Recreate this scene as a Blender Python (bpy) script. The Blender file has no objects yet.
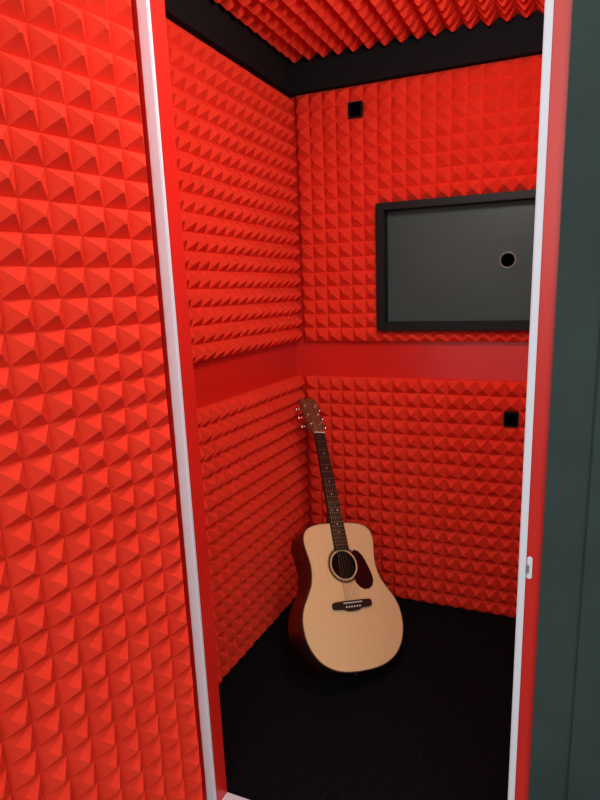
import bpy, bmesh, math, random
from mathutils import Vector, Matrix
random.seed(3)
sc=bpy.context.scene
sc.view_settings.view_transform='Standard'
sc.view_settings.look='None'

# ------------------------------------------------------------ materials
def mat(name,col,rough=.6,metal=0,bump=None,var=None,spec=.5,coat=0,sheen=0):
    m=bpy.data.materials.new(name);m.use_nodes=True
    nt=m.node_tree;b=nt.nodes['Principled BSDF']
    b.inputs['Base Color'].default_value=(*col,1);b.inputs['Roughness'].default_value=rough
    b.inputs['Metallic'].default_value=metal;b.inputs['Specular IOR Level'].default_value=spec
    b.inputs['Coat Weight'].default_value=coat;b.inputs['Sheen Weight'].default_value=sheen
    if bump or var:
        tc=nt.nodes.new('ShaderNodeTexCoord')
    if bump:
        sc_,st,dist=bump
        n=nt.nodes.new('ShaderNodeTexNoise');n.inputs['Scale'].default_value=sc_;n.inputs['Detail'].default_value=4
        bp=nt.nodes.new('ShaderNodeBump');bp.inputs['Strength'].default_value=st;bp.inputs['Distance'].default_value=dist
        nt.links.new(tc.outputs['Object'],n.inputs['Vector']);nt.links.new(n.outputs['Fac'],bp.inputs['Height'])
        nt.links.new(bp.outputs['Normal'],b.inputs['Normal'])
    if var:
        sc_,c2,stretch=var
        mp=nt.nodes.new('ShaderNodeMapping');mp.inputs['Scale'].default_value=stretch
        n=nt.nodes.new('ShaderNodeTexNoise');n.inputs['Scale'].default_value=sc_;n.inputs['Detail'].default_value=5
        r=nt.nodes.new('ShaderNodeValToRGB');r.color_ramp.elements[0].color=(*col,1);r.color_ramp.elements[1].color=(*c2,1)
        r.color_ramp.elements[0].position=.3;r.color_ramp.elements[1].position=.7
        nt.links.new(tc.outputs['Object'],mp.inputs['Vector']);nt.links.new(mp.outputs['Vector'],n.inputs['Vector'])
        nt.links.new(n.outputs['Fac'],r.inputs['Fac']);nt.links.new(r.outputs['Color'],b.inputs['Base Color'])
    return m
M_foam=mat('red_foam',(.82,.050,.024),1,bump=(260,.35,.002),var=(9,(.76,.041,.019),(1,1,1)),spec=.1,sheen=.0)
M_lam=mat('red_laminate',(.68,.020,.013),.28,var=(3,(.60,.016,.010),(1,1,1)))
M_black=mat('black_felt',(.006,.006,.008),.9,bump=(300,.4,.002),spec=.2)
M_carpet=mat('black_carpet',(.004,.004,.005),1,bump=(220,1,.006),var=(90,(.010,.010,.012),(1,1,1)),spec=.05)
M_frame=mat('white_aluminium',(.74,.76,.82),.4)
M_ext=mat('dark_green_grey_panel',(.026,.045,.043),.75,bump=(160,.3,.002),var=(6,(.034,.058,.054),(1,1,1)),spec=.25)
M_box=mat('black_frame_paint',(.004,.006,.006),.5,spec=.25)
M_screen=mat('grey_panel',(.036,.070,.066),.45,var=(4,(.028,.056,.053),(1,1,1)),spec=.4)
M_ring=mat('grommet_grey',(.14,.17,.16),.4)
M_hole=mat('hole_black',(.001,.001,.001),1,spec=0)
M_metal=mat('chrome',(.7,.7,.7),.25,1)
M_floor=mat('grey_floor',(.16,.15,.14),.6,var=(5,(.2,.19,.18),(1,1,1)))
M_spruce=mat('spruce',(.78,.58,.30),.38,var=(60,(.74,.53,.26),(3,.12,1)),coat=.2)
M_mahog=mat('mahogany',(.050,.014,.008),.35,var=(40,(.030,.009,.005),(1,.1,1)),coat=.2)
M_rose=mat('rosewood',(.030,.015,.010),.55,var=(50,(.018,.009,.007),(3,.2,1)),spec=.3)
M_head=mat('headstock_wood',(.20,.070,.030),.4,var=(40,(.12,.042,.018),(3,.2,1)))
M_guard=mat('tortoise_pickguard',(.024,.004,.005),.15,var=(60,(.010,.003,.004),(1,1,1)))
M_bone=mat('bone',(.8,.77,.68),.4)
M_bind=mat('binding',(.10,.05,.03),.4)
M_string=mat('string_bronze',(.40,.30,.18),.45,1)

# ------------------------------------------------------------ helpers
def link(o,parent=None):
    bpy.context.collection.objects.link(o)
    if parent: o.parent=parent
    return o
def mesh_obj(name,verts,faces,m,parent=None,smooth=False):
    me=bpy.data.meshes.new(name);me.from_pydata([tuple(v) for v in verts],[],faces);me.update()
    bm=bmesh.new();bm.from_mesh(me);bmesh.ops.recalc_face_normals(bm,faces=bm.faces);bm.to_mesh(me);bm.free()
    me.materials.append(m)
    if smooth:
        for p in me.polygons:p.use_smooth=True
    return link(bpy.data.objects.new(name,me),parent)
def box(name,a,b,m,parent=None,bev=0):
    bm=bmesh.new();bmesh.ops.create_cube(bm,size=1)
    for v in bm.verts:
        v.co=Vector([(a[i]+b[i])/2+v.co[i]*(b[i]-a[i]) for i in range(3)])
    if bev: bmesh.ops.bevel(bm,geom=bm.edges[:],offset=bev,segments=2,affect='EDGES')
    me=bpy.data.meshes.new(name);bm.to_mesh(me);bm.free();me.materials.append(m)
    return link(bpy.data.objects.new(name,me),parent)
def empty(name):
    e=bpy.data.objects.new(name,None);link(e);return e
def foam(name,O,U,V,N,nu,nv,pu,pv,base=.019,peak=.030,skip=(),m=M_foam,parent=None):
    """pyramid acoustic foam slab, corner O, axes U,V, normal N"""
    O,U,V,N=map(Vector,(O,U,V,N));vs=[];fs=[]
    g={}
    def P(u,v,h):return O+U*u+V*v+N*h
    for i in range(nu+1):
        for j in range(nv+1):
            g[i,j]=len(vs)
            vs.append(P(i*pu,j*pv,base+(random.uniform(-.0012,.0012))))
    for i in range(nu):
        for j in range(nv):
            if (i,j) in skip: continue
            cx=(i+.5)*pu+random.uniform(-.0015,.0015);cy=(j+.5)*pv+random.uniform(-.0015,.0015)
            h=base+peak+random.uniform(-.0015,.0015)
            c=[g[i,j],g[i+1,j],g[i+1,j+1],g[i,j+1]]
            prev=c
            for r,dh in((.0060,.0045),(.0028,.0006)):
                k=len(vs)
                for sx,sy in((-1,-1),(1,-1),(1,1),(-1,1)):vs.append(P(cx+sx*r,cy+sy*r,h-dh))
                for q in range(4):fs.append((prev[q],prev[(q+1)%4],k+(q+1)%4,k+q))
                prev=[k,k+1,k+2,k+3]
            fs.append(tuple(prev))
    ring=[g[i,0] for i in range(nu+1)]+[g[nu,j] for j in range(1,nv+1)]+[g[i,nv] for i in range(nu-1,-1,-1)]+[g[0,j] for j in range(nv-1,0,-1)]
    b0=len(vs)
    for r_ in ring:
        co=vs[r_]-O;vs.append(O+U*co.dot(U)+V*co.dot(V))
    n=len(ring)
    for q in range(n):fs.append((ring[q],ring[(q+1)%n],b0+(q+1)%n,b0+q))
    fs.append(tuple(b0+q for q in range(n)))
    for (i,j) in skip:
        c=[g[i,j],g[i+1,j],g[i+1,j+1],g[i,j+1]];k=len(vs)
        for q in c:
            co=vs[q]-O;vs.append(O+U*co.dot(U)+V*co.dot(V)+N*.001)
        for q in range(4):fs.append((c[q],c[(q+1)%4],k+(q+1)%4,k+q))
    me=bpy.data.meshes.new(name);me.from_pydata([tuple(v) for v in vs],[],fs);me.update();me.materials.append(m)
    return link(bpy.data.objects.new(name,me),parent)

# ------------------------------------------------------------ dims
L,D=1.0759,2.3126
WX,WY=-(L+.03),D+.03            # wall surfaces
XR=.42                          # right inner wall
YF0,YF1=1.09,1.14               # front wall
OL,OR=-.803,-.064               # opening
ZC=2.245; HD=2.06
Z1,Z2=1.1406,.9895; ZB=2.101

# ---------------------------- shell
box('wall_left',(WX-.05,YF1,0),(WX,WY+.05,ZC+.05),M_lam)
box('wall_back',(WX,WY,0),(XR,WY+.05,ZC+.05),M_lam)
box('wall_right',(XR,YF1,0),(XR+.05,WY+.05,ZC+.05),M_lam)
box('ceiling',(WX,YF1,ZC),(XR,WY,ZC+.05),M_lam)
box('floor',(WX,YF1,-.03),(XR,WY,0),M_carpet)
wf=empty('wall_front')
def fr(n,a,b,m):return box(n,a,b,m,wf)
fr('front_left',(WX-.05,YF0,0),(OL-.028,YF1,ZC+.05),M_lam)
fr('jamb_left',(OL-.028,YF0+.004,0),(OL,YF1,HD),M_lam)
fr('jamb_right',(OR,YF0+.004,0),(-.026,YF1,HD),M_lam)
fr('front_right',(-.026,YF0-.006,0),(XR+.05,YF1,HD),M_ext)
fr('front_header',(OL-.028,YF0,HD),(XR+.05,YF1,ZC+.05),M_ext)
ex=box('exterior_cladding',(.045,YF0-.012,0),(XR+.05,YF0-.006,ZC+.05),M_ext,wf,bev=.002)
dfm=empty('door_frame')
box('trim_left',(OL-.028,YF0-.006,0),(OL-.001,YF0+.004,HD+.02),M_frame,dfm,bev=.002)
box('trim_right',(OR-.002,YF0-.006,0),(OR+.011,YF0+.004,HD+.02),M_frame,dfm,bev=.002)
box('trim_top',(OL-.001,YF0-.006,HD),(OR-.002,YF0,HD+.02),M_frame,dfm,bev=.002)
box('threshold',(OL,YF0-.006,0),(OR,YF1,.012),M_frame,dfm,bev=.002)
lt=empty('door_latch_strike')
box('strike_plate',(-.052,YF0-.001,.805),(-.042,YF0+.004,.850),M_frame,lt,bev=.002)
box('strike_lip',(-.052,YF0-.008,.818),(-.047,YF0-.001,.838),M_metal,lt,bev=.002)
box('floor_room',(-3,-3,-.06),(3,YF1-.001,-.03+.0),M_floor)

# ---------------------------- foam inside
NV=17
yl0=YF1+.01;lenL=WY-yl0-.001
NL=21;pl=lenL/NL
pv=(ZB-Z1)/NV;pw=(Z2-.004)/NV
foam('acoustic_foam_panel',(WX,yl0,Z1),(0,1,0),(0,0,1),(1,0,0),NL,NV,pl,pv)
foam('acoustic_foam_panel',(WX,yl0,.004),(0,1,0),(0,0,1),(1,0,0),NL,NV,pl,pw)
xb0=WX+.050
BX0,BZ0,BZ1=-.722,1.186,1.671
nl=6;pb=(BX0-xb0)/nl
nb=int((XR-xb0)/pb)
nr=nl+12;BX1=xb0+nr*pb
def cell(x,z,z0,pvv):return (int((x-xb0)/pb),int((z-z0)/pvv))
v1=cell(-.797,2.024,Z1,pv);v2=cell(-.189,.848,.004,pw)
zt=BZ1;nt_=8
foam('acoustic_foam_panel',(xb0,WY,Z1),(1,0,0),(0,0,1),(0,-1,0),nl,NV,pb,pv,skip=[v1])
foam('acoustic_foam_panel',(BX0,WY,zt),(1,0,0),(0,0,1),(0,-1,0),nr-nl,nt_,pb,(ZB-zt)/nt_)
foam('acoustic_foam_panel',(BX1,WY,Z1),(1,0,0),(0,0,1),(0,-1,0),nb-nr,NV,pb,pv)
foam('acoustic_foam_panel',(BX0,WY,Z1),(1,0,0),(0,0,1),(0,-1,0),nr-nl,1,pb,BZ0-Z1-.002,peak=.022)
foam('acoustic_foam_panel',(xb0,WY,.004),(1,0,0),(0,0,1),(0,-1,0),nb,NV,pb,pw,skip=[v2])
def vent(c,z0,pvv):
    e=empty('cable_port');x=xb0+c[0]*pb;z=z0+c[1]*pvv
    t=.004;y0,y1=WY-.032,WY-.001
    a=.001
    box('side_a',(x+a,y0,z+a),(x+a+t,y1,z+pvv-a),M_box,e);box('side_b',(x+pb-a-t,y0,z+a),(x+pb-a,y1,z+pvv-a),M_box,e)
    box('side_c',(x+a+t,y0,z+a),(x+pb-a-t,y1,z+a+t),M_box,e);box('side_d',(x+a+t,y0,z+pvv-a-t),(x+pb-a-t,y1,z+pvv-a),M_box,e)
    box('back',(x+a+t,y1-.006,z+a+t),(x+pb-a-t,y1,z+pvv-a-t),M_hole,e)
vent(v1,Z1,pv);vent(v2,.004,pw)

# ---------------------------- black cornice band & ceiling foam
c=empty('trim_black_cornice')
box('band_back',(WX,WY-.045,ZB+.002),(XR,WY,ZC),M_black,c)
box('band_left',(WX,YF1,ZB+.002),(WX+.045,WY-.045,ZC),M_black,c)
box('band_right',(XR-.045,YF1,ZB+.002),(XR,WY-.045,ZC),M_black,c)
x0=WX+.046;x1=XR-.046;y1=WY-.046;y0=YF1+.02
foam('acoustic_foam_panel',(x0,y0,ZC),(1,0,0),(0,1,0),(0,0,-1),24,19,(x1-x0)/24,(y1-y0)/19,base=.017,peak=.031)

# ---------------------------- framed recess with grey panel
w=empty('recessed_wall_panel')
a,b=BX0+.002,BX1-.002;z0,z1=BZ0,zt-.001;t=.034;yf=WY-.056;yb=WY-.001
box('frame_left',(a,yf,z0),(a+t,yb,z1),M_box,w,bev=.002);box('frame_right',(b-t,yf,z0),(b,yb,z1),M_box,w,bev=.002)
box('frame_top',(a+t,yf,z1-t*.8),(b-t,yb,z1),M_box,w,bev=.002);box('frame_bottom',(a+t,yf,z0),(b-t,yb,z0+t),M_box,w,bev=.002)
box('panel',(a+t,WY-.006,z0+t),(b-t,yb,z1-t*.8),M_screen,w)
def ringmesh(name,cx,cy,cz,r0,r1,th,m,parent,n=40):
    vs=[];fs=[]
    for k in range(n):
        q=2*math.pi*k/n;cs,sn=math.cos(q),math.sin(q)
        for r,dy in((r0,0),(r0,-th),(r1,-th),(r1,0)):vs.append((cx+r*cs,cy+dy,cz+r*sn))
    for k in range(n):
        A=k*4;B=((k+1)%n)*4
        for q in range(4):fs.append((A+q,A+(q+1)%4,B+(q+1)%4,B+q))
    return mesh_obj(name,vs,fs,m,parent,True)
hx,hz=-.229,1.439
ringmesh('grommet_ring',hx,WY-.0055,hz,.024,.032,.004,M_ring,w)
bm=bmesh.new();bmesh.ops.create_circle(bm,cap_ends=True,segments=32,radius=.0245,matrix=Matrix.Translation((hx,WY-.0072,hz))@Matrix.Rotation(math.pi/2,4,'X'))
me=bpy.data.meshes.new('grommet_hole');bm.to_mesh(me);bm.free();me.materials.append(M_hole);link(bpy.data.objects.new('grommet_hole',me),w)

# ---------------------------- open door with foam lining
door=empty('door_1')
ang=math.radians(12)
U=Vector((-math.sin(ang),-math.cos(ang),0));Nn=Vector((math.cos(ang),-math.sin(ang),0))
H=Vector((-.852,1.083,0))
def dbox(name,u0,u1,n0,n1,za,zb,m):
    vs=[H+U*u+Nn*n+Vector((0,0,z)) for z in(za,zb) for n in(n0,n1) for u in(u0,u1)]
    return mesh_obj(name,vs,[(0,1,3,2),(4,5,7,6),(0,1,5,4),(2,3,7,6),(0,2,6,4),(1,3,7,5)],m,door)
dbox('leaf',.012,.75,-.05,-.001,.02,2.05,M_ext)
dbox('inner_skin',0.002,.75,-.001,0,.02,2.05,M_lam)
foam('foam_lining',H+U*.005+Vector((0,0,.04)),tuple(U),(0,0,1),tuple(Nn),13,35,.057,.057,parent=door)

# ---------------------------- guitar
G=empty('acoustic_guitar')
pts=[(0,0),(.001,.035),(.006,.075),(.018,.113),(.040,.148),(.072,.175),(.11,.192),(.15,.1985),(.19,.196),(.225,.184),(.26,.163),(.29,.146),(.32,.137),(.35,.134),(.38,.1365),(.41,.1425),(.437,.146),(.462,.1435),(.482,.133),(.496,.113),(.504,.085),(.507,.05),(.508,0)]
def catmull(p,n=4):
    o=[]
    P=[(p[1][0],-p[1][1])]+p+[(p[-2][0],-p[-2][1])]
    for i in range(1,len(P)-2):
        for k in range(n):
            t=k/n;r=[]
            for c_ in(0,1):
                a_,b_,c2,d_=P[i-1][c_],P[i][c_],P[i+1][c_],P[i+2][c_]
                r.append(.5*((2*b_)+(-a_+c2)*t+(2*a_-5*b_+4*c2-d_)*t*t+(-a_+3*b_-3*c2+d_)*t**3))
            o.append(tuple(r))
    o.append(p[-1]);return o
half=catmull(pts)
outline=[(w_,y) for y,w_ in half]+[(-w_,y) for y,w_ in half[-2:0:-1]]
def flat(name,loops,z0,z1,m,bev=0):
    cu=bpy.data.curves.new(name,'CURVE');cu.dimensions='2D';cu.fill_mode='BOTH'
    for lp in loops:
        s=cu.splines.new('POLY');s.points.add(len(lp)-1)
        for i,(x,y) in enumerate(lp):s.points[i].co=(x,y,0,1)
        s.use_cyclic_u=True
    cu.extrude=(z1-z0)/2
    o=bpy.data.objects.new(name+'_c',cu);bpy.context.collection.objects.link(o)
    bpy.context.view_layer.update()
    me=bpy.data.meshes.new_from_object(o.evaluated_get(bpy.context.evaluated_depsgraph_get()))
    bpy.data.objects.remove(o)
    for v in me.vertices:v.co.z+=(z0+z1)/2
    me.materials.clear();me.materials.append(m);me.name=name
    return link(bpy.data.objects.new(name,me),G)
def circ(cx,cy,r,n=40):return [(cx+r*math.cos(2*math.pi*k/n),cy+r*math.sin(2*math.pi*k/n)) for k in range(n)]
def scl(lp,dx):
    n=len(lp);o=[]
    for i in range(n):
        a_=Vector(lp[i-1]);b_=Vector(lp[(i+1)%n]);t_=(b_-a_);nn=Vector((t_.y,-t_.x));nn.normalize()
        o.append((lp[i][0]-nn.x*dx,lp[i][1]-nn.y*dx))
    return o
HY=.353
flat('soundboard',[outline,circ(0,HY,.050)],-.003,0,M_spruce)
flat('binding_top',[outline,scl(outline,.003)],-.003,.0006,M_bind)
def depth(y):return .122-.022*(y/.508)
n=len(outline);vs=[];fs=[]
for x,y in outline:
    vs.append((x,y,-.003));vs.append((x,y,-depth(y)))
for k in range(n):
    j=(k+1)%n;fs.append((2*k,2*j,2*j+1,2*k+1))
fs.append(tuple(2*k+1 for k in range(n)))
sides=mesh_obj('back_and_sides',vs,fs,M_mahog,G)
for p in sides.data.polygons[:-1]:p.use_smooth=True
for r0,r1 in((.054,.0555),(.057,.063),(.0645,.066)):
    flat('rosette',[circ(0,HY,r1),circ(0,HY,r0)],0,.0004,M_bind if r1!=.063 else M_rose)
pg=[(.0555*math.cos(t_),HY+.0555*math.sin(t_)) for t_ in [math.radians(q) for q in range(48,-62,-8)]]
pg+=[(.034,.288),(.046,.272),(.064,.262),(.084,.262),(.100,.272),(.108,.290),(.107,.310),(.100,.335),(.092,.360),(.082,.382),(.068,.398),(.052,.404)]
flat('pickguard',[pg],.0005,.0018,M_guard)
BY=.214
br=[(-.078,BY-.008),(-.070,BY-.012),(-.035,BY-.014),(-.022,BY-.020),(0,BY-.022),(.022,BY-.020),(.035,BY-.014),(.070,BY-.012),(.078,BY-.008),(.078,BY+.008),(.070,BY+.013),(.035,BY+.014),(-.035,BY+.014),(-.070,BY+.013),(-.078,BY+.008)]
flat('bridge',[br],0,.009,M_rose)
def gb(name,a_,b_,m,bev=0):return box(name,a_,b_,m,G,bev)
gb('saddle',(-.037,BY+.005,.009),(.037,BY+.008,.0125),M_bone)
for k in range(6):
    x=-.027+k*.0108
    bm=bmesh.new();bmesh.ops.create_uvsphere(bm,u_segments=10,v_segments=8,radius=.0032,matrix=Matrix.Translation((x,BY-.007,.0095)))
    me=bpy.data.meshes.new('bridge_pin');bm.to_mesh(me);bm.free();me.materials.append(M_bone);link(bpy.data.objects.new('bridge_pin',me),G)
NY=.866;FB0=.405
def prism(name,secs,m,smooth=False):
    vs=[];fs=[];k=len(secs[0])
    for s in secs:vs+=s
    for i in range(len(secs)-1):
        for q in range(k):fs.append((i*k+q,i*k+(q+1)%k,(i+1)*k+(q+1)%k,(i+1)*k+q))
    fs.append(tuple(range(k)));fs.append(tuple((len(secs)-1)*k+q for q in range(k)))
    return mesh_obj(name,vs,fs,m,G,smooth)
def hw(y):return .0215+(NY-y)/(NY-.508)*.006
flat('fingerboard',[[(-hw(FB0),FB0),(hw(FB0),FB0),(hw(NY),NY),(-hw(NY),NY)]],.001,.0075,M_rose)
secs=[]
for y in(.508,.53,.56,.62,.74,.85,.866):
    h=hw(y);dp=.019 if y>.55 else .019+(.55-y)/.042*.05
    secs.append([(h*math.cos(q),y,.001-dp*math.sin(q)**.8) if 0<q<math.pi else (h*(1 if q==0 else -1),y,.001) for q in [math.pi*k/10 for k in range(11)]])
prism('neck',secs,M_mahog,True)
for k in range(1,21):
    y=NY-.645*(1-2**(-k/12))
    if y<FB0+.004:break
    gb('fret',(-hw(y),y-.0007,.0075),(hw(y),y+.0007,.0083),M_string)
    if k in(3,5,7,9,15,17):
        yy=y+.645*2**(-k/12)*.03;flat('fret_dot',[circ(0,yy,.0026,16)],.0075,.0078,M_bone)
    if k==12:
        for s in(-1,1):flat('fret_dot',[circ(s*.012,y+.009,.0026,16)],.0075,.0078,M_bone)
gb('nut',(-.0215,NY,.0),(.0215,NY+.004,.0095),M_bone)
hs=[(-.0215,0),(.0215,0),(.026,.018),(.030,.030),(.037,.170),(.030,.177),(.0,.174),(-.030,.177),(-.037,.170),(-.030,.030),(-.026,.018)]
HS=flat('headstock',[hs],-.014,.001,M_head)
tilt=Matrix.Translation((0,NY+.003,.0))@Matrix.Rotation(math.radians(-13),4,'X')
HS.data.transform(tilt)
def cyl(name,p0,p1,r,m,seg=12,parent=G,tr=None):
    p0,p1=Vector(p0),Vector(p1);d=p1-p0
    bm=bmesh.new();bmesh.ops.create_cone(bm,cap_ends=True,segments=seg,radius1=r,radius2=r,depth=d.length,matrix=Matrix.Translation((p0+p1)/2)@d.to_track_quat('Z','Y').to_matrix().to_4x4())
    if tr: bm.transform(tr)
    me=bpy.data.meshes.new(name);bm.to_mesh(me);bm.free();me.materials.append(m)
    for p in me.polygons:p.use_smooth=len(p.vertices)==4
    return link(bpy.data.objects.new(name,me),parent)
tops=[]
for s in(-1,1):
    for k,yy in enumerate((.045,.090,.135)):
        cx=s*(.020+k*.0015)
        cyl('tuner_post',(cx,yy,0),(cx,yy,.012),.003,M_metal,tr=tilt)
        cyl('tuner_bushing',(cx,yy,.001),(cx,yy,.003),.006,M_metal,tr=tilt)
        cyl('tuner_shaft',(s*.028,yy,-.018),(s*.048,yy,-.018),.002,M_metal,tr=tilt)
        bm=bmesh.new();bmesh.ops.create_uvsphere(bm,u_segments=14,v_segments=10,radius=1,matrix=tilt@Matrix.Translation((s*.053,yy,-.018))@Matrix.Diagonal((.007,.010,.005,1)))
        me=bpy.data.meshes.new('tuner_button');bm.to_mesh(me);bm.free();me.materials.append(M_metal)
        for p in me.polygons:p.use_smooth=True
        link(bpy.data.objects.new('tuner_button',me),G)
        box_=bmesh.new();bmesh.ops.create_cube(box_,size=1,matrix=tilt@Matrix.Translation((cx,yy,-.018))@Matrix.Diagonal((.016,.022,.010,1)))
        me=bpy.data.meshes.new('tuner_gear');box_.to_mesh(me);box_.free();me.materials.append(M_metal);link(bpy.data.objects.new('tuner_gear',me),G)
        tops.append((s,k,tilt@Vector((cx,yy,.007))))
order={0:(-1,0),1:(-1,1),2:(-1,2),3:(1,2),4:(1,1),5:(1,0)}
for k in range(6):
    xs=-.027+k*.0108;xn=-.0175+k*.007
    r=.0007-.0001*k*.7
    cyl('string',(xs,BY-.005,.011),(xs,BY+.0065,.013),r,M_string,6)
    cyl('string',(xs,BY+.0065,.013),(xn,NY+.002,.0102),r,M_string,6)
    tp=[t_ for t_ in tops if (t_[0],t_[1])==order[k]][0][2]
    cyl('string',(xn,NY+.002,.0102),tp,r,M_string,6)
cyl('end_pin',(0,0,-.06),(0,-.010,-.06),.006,M_rose)
# placement : bottom edge point B, axis A, roll about axis
B=Vector((-.584,1.676,.075));P=Vector((-.912,2.112,.788))
A=(P-B).normalized()
W0=Vector((A.y,-A.x,0)).normalized()
N0=W0.cross(A)
beta=math.radians(17);GS=1.03
Wd=W0*math.cos(beta)-N0*math.sin(beta);Nd=Wd.cross(A)
R3=Matrix((Wd,A,Nd)).transposed()*GS
mz=min((R3@Vector(v.co)).z for v in sides.data.vertices)
B.z=-mz+.001
G.matrix_world=Matrix.Translation(B)@R3.to_4x4()

# ---------------------------- lights
def area(name,loc,tgt,size,power,col=(1,1,1),sy=None):
    l=bpy.data.lights.new(name,'AREA');l.energy=power;l.size=size;l.color=col
    if sy:l.shape='RECTANGLE';l.size_y=sy
    o=bpy.data.objects.new(name,l);link(o);o.location=loc
    o.rotation_euler=(Vector(tgt)-Vector(loc)).to_track_quat('-Z','Y').to_euler();return o
area('room_ceiling_light',(.6,-1.1,2.4),(-.5,1.7,.9),2.4,38,(1,.97,.93))
bl=empty('bulkhead_lamp')
box('back_plate',(-.32,YF1,2.075),(-.20,YF1+.012,2.165),M_frame,bl,bev=.003)
l=bpy.data.lights.new('booth_lamp','POINT');l.energy=21;l.shadow_soft_size=.09;l.color=(1,.94,.86)
o=bpy.data.objects.new('booth_lamp',l);link(o);o.location=(-.22,YF1+.11,2.06)
wd=bpy.data.worlds.new('world');sc.world=wd;wd.use_nodes=True
wd.node_tree.nodes['Background'].inputs[0].default_value=(.93,.97,1,1);wd.node_tree.nodes['Background'].inputs[1].default_value=.66

# ---------------------------- camera
s,t,r,f=.3992,.2228,.0311,589.2
F=Vector((-math.sin(s)*math.cos(t),math.cos(s)*math.cos(t),-math.sin(t)))
R0=Vector((math.cos(s),math.sin(s),0));U0=R0.cross(F)
Rr=R0*math.cos(r)-U0*math.sin(r);Uu=U0*math.cos(r)+R0*math.sin(r)
cam=bpy.data.cameras.new('camera');cam.sensor_width=36;cam.sensor_fit='AUTO';cam.lens=f/800*36;cam.clip_start=.02
cam.shift_x=-23.3/800;cam.shift_y=24.2/800
co=bpy.data.objects.new('camera',cam);link(co)
co.matrix_world=Matrix.Translation((0,0,1.35))@Matrix((Rr,Uu,-F)).transposed().to_4x4()
sc.camera=co
